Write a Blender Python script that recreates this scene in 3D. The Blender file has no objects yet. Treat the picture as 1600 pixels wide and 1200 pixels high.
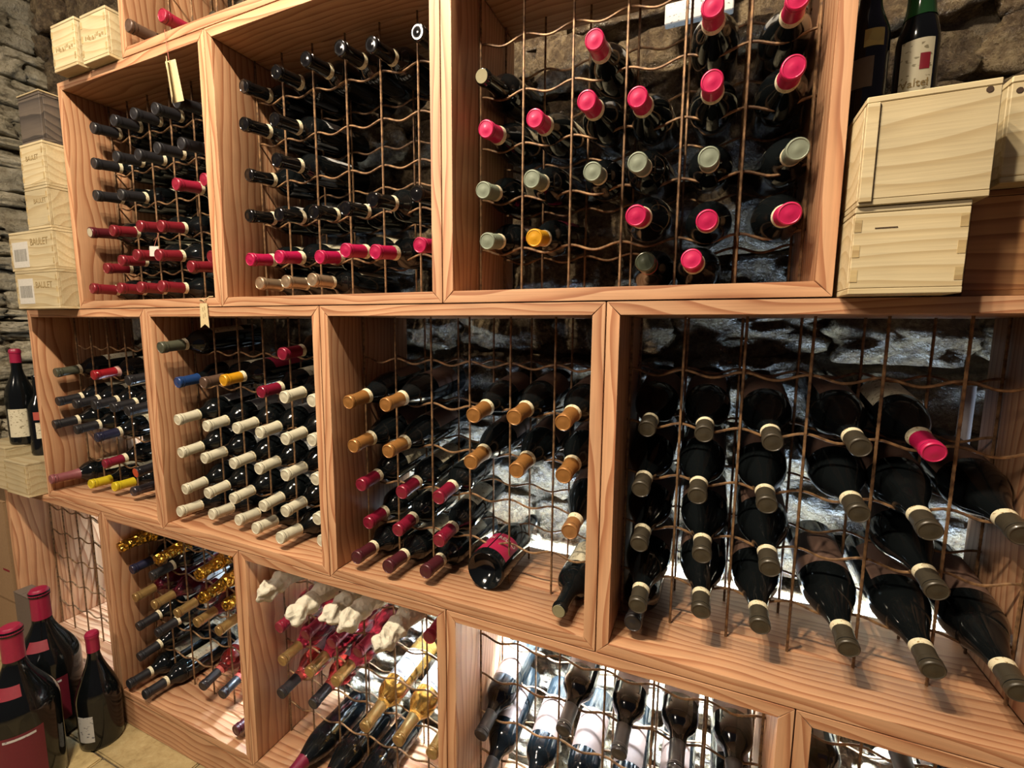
import bpy, bmesh, math, random
from mathutils import Vector, Matrix, noise

random.seed(7)
SC = bpy.context.scene
COL = SC.collection
PI = math.pi
W, T = .66, .024           # rack box size, board thickness (metres); z=0 is the seam above the middle row
FLOOR = -1.43

# ------------------------------------------------------------------ camera
cam = bpy.data.cameras.new('camera')
cam.sensor_fit = 'HORIZONTAL'; cam.sensor_width = 36.0
cam.lens = 721.015 / 1600 * 36.0
cam.clip_start = .02
camo = bpy.data.objects.new('camera', cam); COL.objects.link(camo)
R_ = Vector((.918861, .394501, .007888)); U_ = Vector((-.054854, .107916, .992646)); F_ = Vector((-.390749, .912536, -.1208))
m = Matrix.Identity(4)
for i in range(3):
    m[i][0] = R_[i]; m[i][1] = U_[i]; m[i][2] = -F_[i]
m.translation = Vector((2.149956, -.809996, -.047583))
camo.matrix_world = m
SC.camera = camo

# ------------------------------------------------------------------ world, lamps, exposure
wd = bpy.data.worlds.new('cellar_air'); SC.world = wd; wd.use_nodes = True
bg = wd.node_tree.nodes['Background']
bg.inputs[0].default_value = (.95, .72, .90, 1); bg.inputs[1].default_value = .05

def area(name, loc, target, sx, sy, power, color, spread=180):
    l = bpy.data.lights.new(name, 'AREA'); l.shape = 'RECTANGLE'; l.size = sx; l.size_y = sy
    l.energy = power; l.color = color; l.spread = math.radians(spread)
    o = bpy.data.objects.new(name, l); COL.objects.link(o); o.location = loc
    d = Vector(target) - Vector(loc); o.rotation_euler = d.to_track_quat('-Z', 'Y').to_euler()
    return o
WARM = (1.0, .84, .63)
for i, x in enumerate((1.22, 1.44, 1.66)):       # three small warm ceiling spots side by side in front of the rack
    area('ceiling_spot', (x, -1.0, 1.55), (x + .1, 0, -.2), .05, .05, 34, WARM)
area('room_lamp', (.2, -2.6, 1.5), (.4, 0, .1), .5, .5, 58, (1.0, .84, .68))       # added soft fill to brighten the left side, further left behind the viewer
area('wall_washer', (2.0, -.22, 1.75), (2.0, .25, .5), .3, .1, 7, (1.0, .80, .56))
COOL = (.62, .81, 1.0)
# cool strip lamps fixed behind the rack at the seam of the middle and bottom rows, shining down and up the stone wall
area('back_strip_light', (1.85, .330, -.668), (1.85, .46, -.90), 2.0, .02, 820, COOL, 125)
area('back_strip_light', (.20, .330, -.668), (.20, .46, -.90), 1.2, .02, 40, COOL, 125)
area('back_strip_light', (1.5, .330, -.652), (1.5, .40, -.4), 3.0, .02, 34, COOL, 150)
SC.view_settings.view_transform = 'Standard'; SC.view_settings.look = 'None'
SC.view_settings.exposure = 0.0; SC.view_settings.gamma = 1.0; SC.view_settings.use_curve_mapping = False

# ------------------------------------------------------------------ material helpers
def lin(c): return tuple((v/12.92 if v <= .04045 else ((v+.055)/1.055)**2.4) for v in c)
ALB = .70        # photographed colours to surface albedo
def rgb(r, g, b): return tuple(v*ALB for v in lin((r/255, g/255, b/255))) + (1,)
class NT:
    def __init__(s, name):
        s.m = bpy.data.materials.new(name); s.m.use_nodes = True; s.t = s.m.node_tree
        s.b = s.t.nodes['Principled BSDF']
    def n(s, kind, **kw):
        x = s.t.nodes.new(kind)
        for k, v in kw.items():
            if k in x.inputs: x.inputs[k].default_value = v
            else: setattr(x, k, v)
        return x
    def l(s, a, ao, b, bi): s.t.links.new(a.outputs[ao], b.inputs[bi])
    def ramp(s, stops):
        r = s.n('ShaderNodeValToRGB'); e = r.color_ramp.elements
        while len(e) < len(stops): e.new(.5)
        for x, (p, c) in zip(e, stops): x.position = p; x.color = c
        return r
def plain(name, col, rough=.5, metal=0, coat=0, spec=.5):
    t = NT(name); t.b.inputs['Base Color'].default_value = col; t.b.inputs['Roughness'].default_value = rough
    t.b.inputs['Metallic'].default_value = metal; t.b.inputs['Coat Weight'].default_value = coat
    t.b.inputs['Specular IOR Level'].default_value = spec
    # faint mottling so that nothing is perfectly flat
    nz = t.n('ShaderNodeTexNoise', Scale=140.0, Detail=3.0); tc = t.n('ShaderNodeTexCoord'); t.l(tc, 'Object', nz, 'Vector')
    mx = t.n('ShaderNodeMixRGB', blend_type='MULTIPLY', Fac=.25); mx.inputs[1].default_value = col
    t.l(nz, 'Fac', mx, 2)
    gm = t.n('ShaderNodeBrightContrast', Bright=.12); t.l(mx, 0, gm, 0)
    t.l(mx, 0, t.b, 'Base Color')
    return t.m

def wood(name, light, mid, dark, ring=20.0, rough=.48, bump=.12):
    t = NT(name)
    tc = t.n('ShaderNodeTexCoord'); oi = t.n('ShaderNodeObjectInfo')
    cmb = t.n('ShaderNodeCombineXYZ'); mul = t.n('ShaderNodeMath', operation='MULTIPLY'); mul.inputs[1].default_value = 3.7
    t.l(oi, 'Random', mul, 0); t.l(mul, 0, cmb, 0)
    m2 = t.n('ShaderNodeMath', operation='MULTIPLY'); m2.inputs[1].default_value = .16; t.l(oi, 'Random', m2, 0); t.l(m2, 0, cmb, 1)
    m3 = t.n('ShaderNodeMath', operation='MULTIPLY_ADD'); m3.inputs[1].default_value = .10; m3.inputs[2].default_value = .03; t.l(oi, 'Random', m3, 0); t.l(m3, 0, cmb, 2)
    add = t.n('ShaderNodeVectorMath', operation='ADD'); t.l(tc, 'Object', add, 0); t.l(cmb, 0, add, 1)
    mp = t.n('ShaderNodeMapping'); mp.inputs['Scale'].default_value = (.30, 1, 1); t.l(add, 0, mp, 0)
    nz = t.n('ShaderNodeTexNoise', Scale=5.0, Detail=2.0); t.l(mp, 0, nz, 'Vector')
    sub = t.n('ShaderNodeVectorMath', operation='SUBTRACT'); sub.inputs[1].default_value = (.5, .5, .5); t.l(nz, 'Color', sub, 0)
    sc = t.n('ShaderNodeVectorMath', operation='SCALE'); sc.inputs['Scale'].default_value = .14; t.l(sub, 0, sc, 0)
    ad2 = t.n('ShaderNodeVectorMath', operation='ADD'); t.l(mp, 0, ad2, 0); t.l(sc, 0, ad2, 1)
    wv = t.n('ShaderNodeTexWave', wave_type='RINGS', rings_direction='X', wave_profile='SAW'); wv.inputs['Scale'].default_value = ring
    wv.inputs['Distortion'].default_value = 1.2; wv.inputs['Detail'].default_value = 2; t.l(ad2, 0, wv, 'Vector')
    rp = t.ramp([(0, light), (.60, mid), (.88, dark), (.97, dark), (1, light)]); t.l(wv, 'Fac', rp, 0)
    mf = t.n('ShaderNodeMapping'); mf.inputs['Scale'].default_value = (7, 260, 260); t.l(add, 0, mf, 0)
    nf = t.n('ShaderNodeTexNoise', Scale=1.0, Detail=4.0); t.l(mf, 0, nf, 'Vector')
    mx = t.n('ShaderNodeMixRGB', blend_type='OVERLAY', Fac=.22); t.l(rp, 0, mx, 1); t.l(nf, 'Fac', mx, 2)
    nb = t.n('ShaderNodeTexNoise', Scale=9.0, Detail=2.0); t.l(add, 0, nb, 'Vector')
    mb = t.n('ShaderNodeMixRGB', blend_type='OVERLAY', Fac=.22); t.l(mx, 0, mb, 1); t.l(nb, 'Fac', mb, 2)
    hs = t.n('ShaderNodeHueSaturation'); mv = t.n('ShaderNodeMapRange'); mv.inputs[3].default_value = .86; mv.inputs[4].default_value = 1.12
    t.l(oi, 'Random', mv, 0); t.l(mv, 0, hs, 'Value'); t.l(mb, 0, hs, 'Color')
    t.l(hs, 0, t.b, 'Base Color'); t.b.inputs['Roughness'].default_value = rough
    bp = t.n('ShaderNodeBump', Strength=bump, Distance=.002); t.l(nf, 'Fac', bp, 'Height'); t.l(bp, 0, t.b, 'Normal')
    return t.m

def stone_mat(name, c1, c2, c3, rough=.75, bump=1.0):
    t = NT(name); tc = t.n('ShaderNodeTexCoord'); oi = t.n('ShaderNodeObjectInfo')
    geo = t.n('ShaderNodeNewGeometry')
    n1 = t.n('ShaderNodeTexNoise', Scale=14.0, Detail=8.0, Roughness=.65); t.l(geo, 'Position', n1, 'Vector')
    n2 = t.n('ShaderNodeTexNoise', Scale=55.0, Detail=6.0, Roughness=.7); t.l(geo, 'Position', n2, 'Vector')
    ad = t.n('ShaderNodeMath', operation='MULTIPLY_ADD'); ad.inputs[1].default_value = .5; t.l(n2, 'Fac', ad, 0)
    m1 = t.n('ShaderNodeMath', operation='MULTIPLY'); m1.inputs[1].default_value = .5; t.l(n1, 'Fac', m1, 0); t.l(m1, 0, ad, 2)
    rp = t.ramp([(.33, c3), (.47, c2), (.62, c1)]); t.l(ad, 0, rp, 0)
    hs = t.n('ShaderNodeHueSaturation'); mv = t.n('ShaderNodeMapRange'); mv.inputs[3].default_value = .65; mv.inputs[4].default_value = 1.2
    t.l(oi, 'Random', mv, 0); t.l(mv, 0, hs, 'Value'); t.l(rp, 0, hs, 'Color'); t.l(hs, 0, t.b, 'Base Color')
    t.b.inputs['Roughness'].default_value = rough
    b1 = t.n('ShaderNodeBump', Strength=bump, Distance=.03); t.l(n1, 'Fac', b1, 'Height')
    b2 = t.n('ShaderNodeBump', Strength=bump, Distance=.022); t.l(n2, 'Fac', b2, 'Height'); t.l(b1, 0, b2, 'Normal')
    t.l(b2, 0, t.b, 'Normal')
    return t.m

def glass(name, col, rough=.04, transmission=0, ior=1.5):
    t = NT(name); t.b.inputs['Base Color'].default_value = col; t.b.inputs['Roughness'].default_value = rough
    t.b.inputs['Transmission Weight'].default_value = transmission; t.b.inputs['IOR'].default_value = ior
    tc = t.n('ShaderNodeTexCoord'); nz = t.n('ShaderNodeTexNoise', Scale=60.0, Detail=3.0); t.l(tc, 'Object', nz, 'Vector')
    rr = t.n('ShaderNodeMapRange'); rr.inputs[3].default_value = rough; rr.inputs[4].default_value = rough + .10   # patchy dust
    t.l(nz, 'Fac', rr, 0); t.l(rr, 0, t.b, 'Roughness')
    return t.m

def crumple(name, col, rough=.25, metal=1.0, scale=90.0, strength=1.0):
    t = NT(name); t.b.inputs['Base Color'].default_value = col; t.b.inputs['Roughness'].default_value = rough; t.b.inputs['Metallic'].default_value = metal
    tc = t.n('ShaderNodeTexCoord'); v = t.n('ShaderNodeTexVoronoi', Scale=scale); t.l(tc, 'Object', v, 'Vector')
    nz = t.n('ShaderNodeTexNoise', Scale=scale*.6, Detail=3.0); t.l(tc, 'Object', nz, 'Vector')
    ad = t.n('ShaderNodeMath', operation='ADD'); t.l(v, 'Distance', ad, 0); t.l(nz, 'Fac', ad, 1)
    bp = t.n('ShaderNodeBump', Strength=strength, Distance=.006); t.l(ad, 0, bp, 'Height'); t.l(bp, 0, t.b, 'Normal')
    return t.m

def printed(name, paper, ink, scale=260.0, thr=.56):
    """cream paper seal with a small block of print"""
    t = NT(name); tc = t.n('ShaderNodeTexCoord')
    mp = t.n('ShaderNodeMapping'); mp.inputs['Scale'].default_value = (1, 1, 1.6); t.l(tc, 'Object', mp, 0)
    v = t.n('ShaderNodeTexNoise', Scale=scale, Detail=1.0); t.l(mp, 0, v, 'Vector')
    rp = t.ramp([(thr, paper), (thr + .05, ink)]); t.l(v, 'Fac', rp, 0); t.l(rp, 0, t.b, 'Base Color')
    t.b.inputs['Roughness'].default_value = .6
    return t.m

M = {}
M['pine'] = wood('pine', rgb(220, 172, 132), rgb(208, 156, 116), rgb(178, 120, 84), ring=19)
M['crate'] = wood('crate_wood', rgb(210, 194, 156), rgb(204, 186, 146), rgb(190, 169, 127), ring=14, rough=.6)
M['crate_end'] = wood('crate_end_grain', rgb(196, 174, 126), rgb(188, 164, 116), rgb(176, 150, 104), ring=14, rough=.6)
M['crate_warm'] = wood('warm_crate_wood', rgb(202, 152, 100), rgb(192, 140, 90), rgb(160, 108, 66), ring=14, rough=.6)
M['darkwood'] = wood('weathered_wood', rgb(104, 92, 80), rgb(84, 74, 66), rgb(60, 52, 46), ring=14, rough=.7)
M['card'] = plain('cardboard', rgb(176, 142, 104), .8)
M['greycard'] = plain('grey_cardboard', rgb(120, 104, 92), .8)
M['stone'] = stone_mat('rubble_stone', rgb(240, 230, 204), rgb(212, 200, 170), rgb(140, 124, 98))
M['stone_back'] = stone_mat('rough_back_stone', rgb(172, 152, 118), rgb(112, 94, 72), rgb(58, 45, 36), rough=.27, bump=1.0)
M['mortar'] = stone_mat('mortar', rgb(168, 152, 124), rgb(128, 112, 88), rgb(84, 70, 54))
M['slab'] = stone_mat('floor_slab', rgb(214, 192, 140), rgb(198, 174, 122), rgb(164, 140, 96), rough=.6, bump=.25)
M['rust'] = None
t = NT('rusty_rod'); t.b.inputs['Roughness'].default_value = .55; t.b.inputs['Metallic'].default_value = .35
nz = t.n('ShaderNodeTexNoise', Scale=70.0, Detail=4.0); tc = t.n('ShaderNodeTexCoord'); t.l(tc, 'Object', nz, 'Vector')
rp = t.ramp([(.35, rgb(92, 66, 46)), (.65, rgb(164, 126, 86))]); t.l(nz, 'Fac', rp, 0); t.l(rp, 0, t.b, 'Base Color')
M['rust'] = t.m
M['dark_glass'] = glass('dark_bottle_glass', (.0035, .0045, .005, 1), .05)
M['green_glass'] = glass('green_bottle_glass', (.012, .05, .016, 1), .06)
M['rose_glass'] = glass('rose_bottle_glass', (.55, .055, .05, 1), .02, .95)
M['wine_glass'] = glass('deep_red_bottle_glass', (.16, .010, .020, 1), .02, .9)
M['amber_glass'] = glass('amber_bottle_glass', (.86, .45, .10, 1), .02, .95)
M['clear_glass'] = glass('pale_bottle_glass', (.72, .78, .74, 1), .03, .95)
M['seal'] = printed('cream_neck_seal', rgb(240, 230, 196), rgb(170, 146, 100), 200, .60)
M['seal_pink'] = plain('pink_neck_seal', rgb(222, 170, 160), .6)
M['seal_red'] = plain('red_neck_seal', rgb(190, 84, 70), .6)
M['label_cream'] = printed('cream_label', rgb(222, 214, 186), rgb(150, 140, 112), 120, .62)
M['label_white'] = printed('white_label', rgb(216, 216, 214), rgb(120, 120, 130), 110, .64)
M['label_brown'] = plain('brown_label', rgb(112, 84, 70), .7)
M['label_magenta'] = plain('magenta_label', rgb(186, 30, 78), .45)
M['label_wine'] = plain('wine_red_label', rgb(118, 26, 48), .5)
M['label_red'] = plain('red_label', rgb(150, 30, 50), .5)
M['tissue'] = crumple('tissue_paper', rgb(226, 220, 200), .85, 0, 70, .8)
M['foil'] = crumple('gold_foil', rgb(226, 178, 74), .22, 1, 80, 1)
M['wax'] = plain('magenta_wax', rgb(168, 24, 70), .42, 0, .2)
M['paper'] = plain('tag_paper', rgb(226, 206, 158), .8)
M['ink'] = plain('brown_stamp_ink', rgb(164, 140, 92), .8)
M['bars'] = plain('grey_print', rgb(150, 148, 140), .8)
M['white_paper'] = plain('white_sticker', rgb(226, 222, 212), .7)
M['string'] = plain('red_string', rgb(196, 110, 90), .8)
M['hole'] = plain('knot_hole', rgb(70, 48, 30), .9)
M['led'] = plain('white_plastic', rgb(225, 220, 225), .5)
M['alu'] = plain('aluminium_channel', rgb(170, 170, 172), .4, .8)
M['gold_label'] = crumple('gold_label', rgb(222, 200, 120), .4, .4, 60, .6)
M['plastic'] = glass('plastic_wrap', (.8, .8, .8, 1), .08, .9, 1.2)

# ------------------------------------------------------------------ object helpers
def tag(o, label=None, cat=None, group=None, kind=None):
    if label: o['label'] = label
    if cat: o['category'] = cat
    if group: o['group'] = group
    if kind: o['kind'] = kind
    return o
def empty(name, loc=(0, 0, 0)):
    o = bpy.data.objects.new(name, None); COL.objects.link(o); o.location = loc
    o.empty_display_size = .05
    return o
def obj(name, mesh, parent=None, loc=(0, 0, 0), rot=(0, 0, 0), scale=(1, 1, 1)):
    o = bpy.data.objects.new(name, mesh); COL.objects.link(o)
    o.parent = parent; o.location = loc; o.rotation_euler = rot; o.scale = scale
    return o
def mesh_from(bm, name, mat, smooth=None):
    me = bpy.data.meshes.new(name); bm.to_mesh(me); bm.free()
    me.materials.append(mat)
    if smooth is not None:
        for p in me.polygons: p.use_smooth = True
        if smooth < 3.1: me.set_sharp_from_angle(angle=smooth)
    return me
def hexa(bm, pts):
    """8 corners: bottom 4 ccw, top 4 ccw"""
    v = [bm.verts.new(p) for p in pts]
    for f in ((3, 2, 1, 0), (4, 5, 6, 7), (0, 1, 5, 4), (1, 2, 6, 5), (2, 3, 7, 6), (3, 0, 4, 7)):
        bm.faces.new([v[i] for i in f])
    return v
def boxpts(x0, x1, y0, y1, z0, z1):
    return [(x0, y0, z0), (x1, y0, z0), (x1, y1, z0), (x0, y1, z0), (x0, y0, z1), (x1, y0, z1), (x1, y1, z1), (x0, y1, z1)]
def box_mesh(name, mat, x0, x1, y0, y1, z0, z1, bev=.0015, seg=1):
    bm = bmesh.new(); hexa(bm, boxpts(x0, x1, y0, y1, z0, z1))
    if bev: bmesh.ops.bevel(bm, geom=bm.edges[:], offset=bev, segments=seg, affect='EDGES', clamp_overlap=True)
    return mesh_from(bm, name, mat)
def lathe(name, prof, mat, seg=32, jitter=0, sharp=.6, ang=(0, 2*PI), sd=0):
    """prof: list of (r, z). full turn closes; partial turn makes a curved patch"""
    bm = bmesh.new(); full = ang[1] - ang[0] > 6.28
    n = seg if full else seg + 1
    rnd = random.Random(sd); rings = []
    for (r, z) in prof:
        if r < 1e-6 and full:
            rings.append([bm.verts.new((0, 0, z))]); continue
        ring = []
        for i in range(n):
            a = ang[0] + (ang[1] - ang[0]) * i / seg
            j = 1 + (rnd.random() - .5) * jitter
            ring.append(bm.verts.new((math.cos(a)*r*j, math.sin(a)*r*j, z + (rnd.random() - .5)*jitter*.012)))
        rings.append(ring)
    for A, B in zip(rings, rings[1:]):
        cnt = seg
        for i in range(cnt):
            i2 = (i + 1) % n if full else i + 1
            if len(A) == 1 and len(B) == 1: continue
            if len(A) == 1: bm.faces.new((A[0], B[i2], B[i]))
            elif len(B) == 1: bm.faces.new((A[i], A[i2], B[0]))
            else: bm.faces.new((A[i], A[i2], B[i2], B[i]))
    if not full:   # give the patch paper thickness
        bmesh.ops.recalc_face_normals(bm, faces=bm.faces[:])
        bmesh.ops.solidify(bm, geom=bm.faces[:], thickness=.0003)
    bmesh.ops.recalc_face_normals(bm, faces=bm.faces[:])
    return mesh_from(bm, name, mat, sharp)
def tube_mesh(name, pts, r, mat, seg=6, ribs=0, frames=None):
    bm = bmesh.new(); rings = []
    for i, p in enumerate(pts):
        p = Vector(p); a = Vector(pts[max(i-1, 0)]); b = Vector(pts[min(i+1, len(pts)-1)])
        t_ = (b - a).normalized(); u = t_.cross(Vector((0, 1, 0)))
        if u.length < .1: u = t_.cross(Vector((1, 0, 0)))
        u.normalize(); v = t_.cross(u); rr = r * (1 + (ribs if i % 2 else 0))
        rings.append([bm.verts.new(p + (u*math.cos(2*PI*k/seg) + v*math.sin(2*PI*k/seg))*rr) for k in range(seg)])
    for A, B in zip(rings, rings[1:]):
        for k in range(seg): bm.faces.new((A[k], A[(k+1) % seg], B[(k+1) % seg], B[k]))
    bm.faces.new(rings[0][::-1]); bm.faces.new(rings[-1])
    bmesh.ops.recalc_face_normals(bm, faces=bm.faces[:])
    return mesh_from(bm, name, mat, 1.0)
def text_mesh(name, txt, size, mat, align='CENTER', extrude=.0004, radius=None):
    cu = bpy.data.curves.new(name, 'FONT'); cu.body = txt; cu.size = size; cu.align_x = align; cu.align_y = 'CENTER'
    cu.extrude = extrude; cu.resolution_u = 3
    o = bpy.data.objects.new('text_tmp', cu); COL.objects.link(o)
    dg = bpy.context.evaluated_depsgraph_get(); me = bpy.data.meshes.new_from_object(o.evaluated_get(dg))
    bpy.data.objects.remove(o); bpy.data.curves.remove(cu)
    me.name = name; me.materials.clear(); me.materials.append(mat)
    if radius:      # wrap the flat text (x right, y up) round a cylinder about local z, facing -y
        for v in me.vertices:
            a = v.co.x / radius; rr = radius + v.co.z
            v.co = Vector((math.sin(a)*rr, -math.cos(a)*rr, v.co.y))
    return me
ORD = ['first', 'second', 'third', 'fourth', 'fifth', 'sixth', 'seventh']

# ------------------------------------------------------------------ setting: floor, stone walls
flo = obj('floor', box_mesh('floor', M['mortar'], -1.2, 4.2, -2.6, .6, FLOOR - .08, FLOOR - .008, 0)); tag(flo, kind='structure')
slab_me = [box_mesh('slab', M['slab'], 0, .595, 0, .395, -.03, 0, .004, 2) for _ in range(1)]
for ix in range(-2, 6):
    for iy in range(-4, 1):
        obj('slab', slab_me[0], flo, (ix*.6 + .13 + (.3 if iy % 2 else 0), iy*.4 - .10, FLOOR + random.uniform(-.001, 0)))
def stone_mesh(i, mat, rough=.17, sub=4):
    bm = bmesh.new(); bmesh.ops.create_icosphere(bm, subdivisions=sub, radius=1)
    off = Vector((i*7.3, i*3.1, i*5.7))
    for v in bm.verts:
        p = v.co.copy(); mx = max(abs(p.x), abs(p.y), abs(p.z))
        c = p / mx                                             # cube point
        q = p.lerp(c, .62)
        d = noise.noise(q*1.7 + off)*rough*1.3 + noise.noise(q*4.1 + off)*rough*.8 + noise.noise(q*9.3 + off)*rough*.42
        v.co = q*(1 + d)*.5
    return mesh_from(bm, 'stone', mat, 3.14)
def stone_wall(parent, mat, along, u0, u1, z0, z1, depth, hmin, hmax, wmin, wmax, variants, seed):
    rnd = random.Random(seed); meshes = [stone_mesh(k + seed, mat) for k in range(variants)]
    z = z0; n = 0
    while z < z1:
        h = rnd.uniform(hmin, hmax); u = u0 - rnd.uniform(0, wmax)
        while u < u1:
            w = rnd.uniform(wmin, wmax); hh = h*rnd.uniform(.85, 1.12); th = rnd.uniform(.8, 1.25)*.12
            c = u + w/2; zz = z + h/2 + rnd.uniform(-.008, .008)
            pos, dim = along(c, zz, w*1.02, hh*1.04, th, depth + rnd.uniform(-.028, .028))
            obj('stone', rnd.choice(meshes), parent, pos, (rnd.uniform(-.06, .06), rnd.uniform(-.10, .10), rnd.uniform(-.05, .05)), dim); n += 1
            u += w
        z += h
    return n
wb = obj('wall_back', box_mesh('wall_back', M['mortar'], -.9, 4.0, .45, .60, FLOOR, 2.0, 0)); tag(wb, kind='structure')
stone_wall(wb, M['stone_back'], lambda c, z, w, h, t_, d: ((c, .468 + d, z), (w, t_, h)), -.7, 3.9, FLOOR + .02, 1.5, 0, .09, .17, .16, .34, 9, 11)
wl = obj('wall_left', box_mesh('wall_left', M['mortar'], -.95, -.74, -1.6, .6, FLOOR, 2.0, 0)); tag(wl, kind='structure')
stone_wall(wl, M['stone'], lambda c, z, w, h, t_, d: ((-.75 + d, c, z), (t_, w, h)), -.75, .42, FLOOR + .02, 1.7, 0, .035, .105, .12, .34, 9, 31)

# ------------------------------------------------------------------ rack boxes
L_ = W - .0024
def plank(name, y0, y1):
    bm = bmesh.new(); a = L_/2; b = a - T; g = .0012
    v = hexa(bm, [(-b, y0, 0), (b, y0, 0), (b, y1, 0), (-b, y1, 0), (-a, y0, T - g), (a, y0, T - g), (a, y1, T - g), (-a, y1, T - g)])
    fr = [e for e in bm.edges if all(abs(x.co.y - y0) < 1e-6 for x in e.verts)]
    bmesh.ops.bevel(bm, geom=[e for e in bm.edges if e not in fr], offset=.0008, segments=1, affect='EDGES', clamp_overlap=True)
    fr = [e for e in bm.edges if all(abs(x.co.y - y0) < 2e-6 for x in e.verts) and len(e.link_faces) == 2 and e.calc_face_angle(0) > .5]
    bmesh.ops.bevel(bm, geom=fr, offset=.0030 if y0 < .05 else .0006, segments=3, affect='EDGES', clamp_overlap=True)
    bmesh.ops.recalc_face_normals(bm, faces=bm.faces[:])
    return mesh_from(bm, name, M['pine'], .7)
PF = plank('front_board', 0, .1165); PR = plank('rear_board', .1185, .300)
CREST = (.120, .2245, .3295, .4325, .5357)
IN = W - 2*T
UPR = [.0045, .1010, .2035, .3060, .4070, .5090, IN - .0045]        # upright rod positions across the opening
rod_u = tube_mesh('upright_rod', [(0, 0, i*.004) for i in range(int(IN/.004) + 1)], .0023, M['rust'], 6, .16)
def wave(amp, z_sag):
    pts = []; n = 168
    for i in range(n + 1):
        x = IN*i/n; k = max(j for j in range(6) if UPR[j] <= max(x, UPR[0]))
        f = (x - UPR[k])/(UPR[k+1] - UPR[k]) if x > UPR[0] else 0
        pts.append((x, 0, -amp*.5*(1 - math.cos(2*PI*f))))
    return pts
rod_w = tube_mesh('wavy_rod', wave(.012, 0), .0023, M['rust'], 6, .16)
BOXES = {}
for i in range(3): BOXES['A%d' % (i+1)] = (.33 + i*W, 0.0)
for i in range(4): BOXES['B%d' % (i+1)] = (i*W, -W)
for i in range(5): BOXES['C%d' % i] = (-.33 + i*W, -2*W)
BOXES['D1'] = (W, W)
BNAME = {'A1': 'upper left box', 'A2': 'upper middle box', 'A3': 'upper right box', 'B1': 'first middle-row box', 'B2': 'second middle-row box',
         'B3': 'third middle-row box', 'B4': 'fourth middle-row box', 'C1': 'second bottom-row box', 'C2': 'third bottom-row box',
         'C3': 'fourth bottom-row box', 'C4': 'last bottom-row box', 'D1': 'topmost box'}
BLAB = {'A1': 'pine rack box holding black and maroon capped bottles, left in the upper row',
        'A2': 'pine rack box with magenta and glossy black caps, middle of the upper row',
        'A3': 'pine rack box with bright pink and grey-green caps, right in the upper row',
        'B1': 'pine rack box with two yellow caps at its bottom, leftmost of middle row',
        'B2': 'pine rack box full of ivory capped bottles in the middle row',
        'B3': 'pine rack box with gold and burgundy caps in the middle row',
        'B4': 'largest-looking pine rack box with charcoal capped bottles, right of middle row',
        'C0': 'empty pine rack box with bare wire mesh behind the floor bottles',
        'C1': 'pine rack box with gold foiled bottles, bottom row above the floor',
        'C2': 'pine rack box with paper wrapped bottles in the bottom row',
        'C3': 'backlit pine rack box of dark bottles in the bottom row',
        'C4': 'dark pine rack box cut off by the lower right picture corner',
        'D1': 'topmost pine rack box beside two small wine crates'}
for k, (bx, bz) in BOXES.items():
    r = tag(empty('wine_rack_box', (bx + W/2, 0, bz)), BLAB[k], 'wine rack', 'stacked pine rack boxes')
    for me, nm in ((PF, 'front_board'), (PR, 'rear_board')):
        obj(nm, me, r, (0, 0, W - T), (0, 0, 0)); obj(nm, me, r, (0, 0, T), (0, PI, 0))
        obj(nm, me, r, (-W/2 + T, 0, W/2), (0, -PI/2, 0)); obj(nm, me, r, (W/2 - T, 0, W/2), (0, PI/2, 0))
    for y, dz in ((.1175, 0), (.2450, -.004)):
        for u in UPR: obj('upright_rod', rod_u, r, (-IN/2 + u, y - .0045, T))
        for c in CREST: obj('wavy_rod', rod_w, r, (-IN/2, y, c + dz))
pl = obj('plinth_board', box_mesh('plinth_board', M['pine'], -.33, 2.97, 0, .28, 0, -2*W - FLOOR - .001, .002), None, (0, .004, FLOOR))
tag(pl, 'long pine plinth board under the bottom row on the floor', 'plinth')

# strip light channel behind the rack (it carries the cool strip lamps)
o = empty('light_channel', (1.2, .330, -.664)); tag(o, 'slim aluminium light channel behind the seam of middle and bottom rows', 'light')
obj('channel', box_mesh('channel', M['alu'], -1.8, 1.8, -.012, .012, 0, .008, .0006), o)
for s in (-1, 1): obj('end_cap', box_mesh('end_cap', M['led'], -.004, .004, -.013, .013, -.001, .009, .0006), o, (s*1.8, 0, 0))

# ------------------------------------------------------------------ bottles
BORD = [(0, .022), (.012, .021), (.024, .012), (.030, .002), (.033, 0), (.0362, .0022), (.0372, .006), (.0372, .180), (.0364, .190), (.0338, .199), (.0280, .208),
        (.0215, .216), (.0178, .225), (.0158, .236), (.0146, .250), (.0142, .286), (.0158, .2865), (.0158, .2925), (.0146, .2935), (.0142, .299), (.0128, .300), (.0105, .2995), (.0105, .293), (0, .293)]
BURG = [(0, .026), (.014, .024), (.028, .012), (.034, .002), (.037, 0), (.0392, .002), (.0402, .007), (.0402, .150), (.0392, .165), (.0362, .180), (.0318, .195),
        (.0270, .208), (.0225, .220), (.0188, .232), (.0165, .245), (.0150, .260), (.0143, .286), (.0160, .2865), (.0160, .2925), (.0146, .2935), (.0142, .299), (.0128, .300), (.0105, .2995), (.0105, .293), (0, .293)]
CHAMP = [(0, .030), (.016, .027), (.030, .012), (.037, .002), (.040, 0), (.0425, .003), (.0435, .008), (.0435, .150), (.0425, .165), (.0390, .182), (.0335, .200),
         (.0275, .218), (.0225, .236), (.0190, .254), (.0165, .272), (.0152, .290), (.0175, .292), (.0175, .300), (.0150, .304), (.0142, .310), (0, .312)]
WIDE = [(r if z_ > .246 else r*(1 + .11*min(1, (.246 - z_)/.06)), z_) for r, z_ in BURG]
def prof_r(prof, z):
    pr = [p for p in prof if p[1] >= 0][5:]
    for (r0, z0), (r1, z1) in zip(pr, pr[1:]):
        if z0 <= z <= z1 and z1 > z0: return r0 + (r1 - r0)*(z - z0)/(z1 - z0)
    return pr[-1][0]
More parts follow.
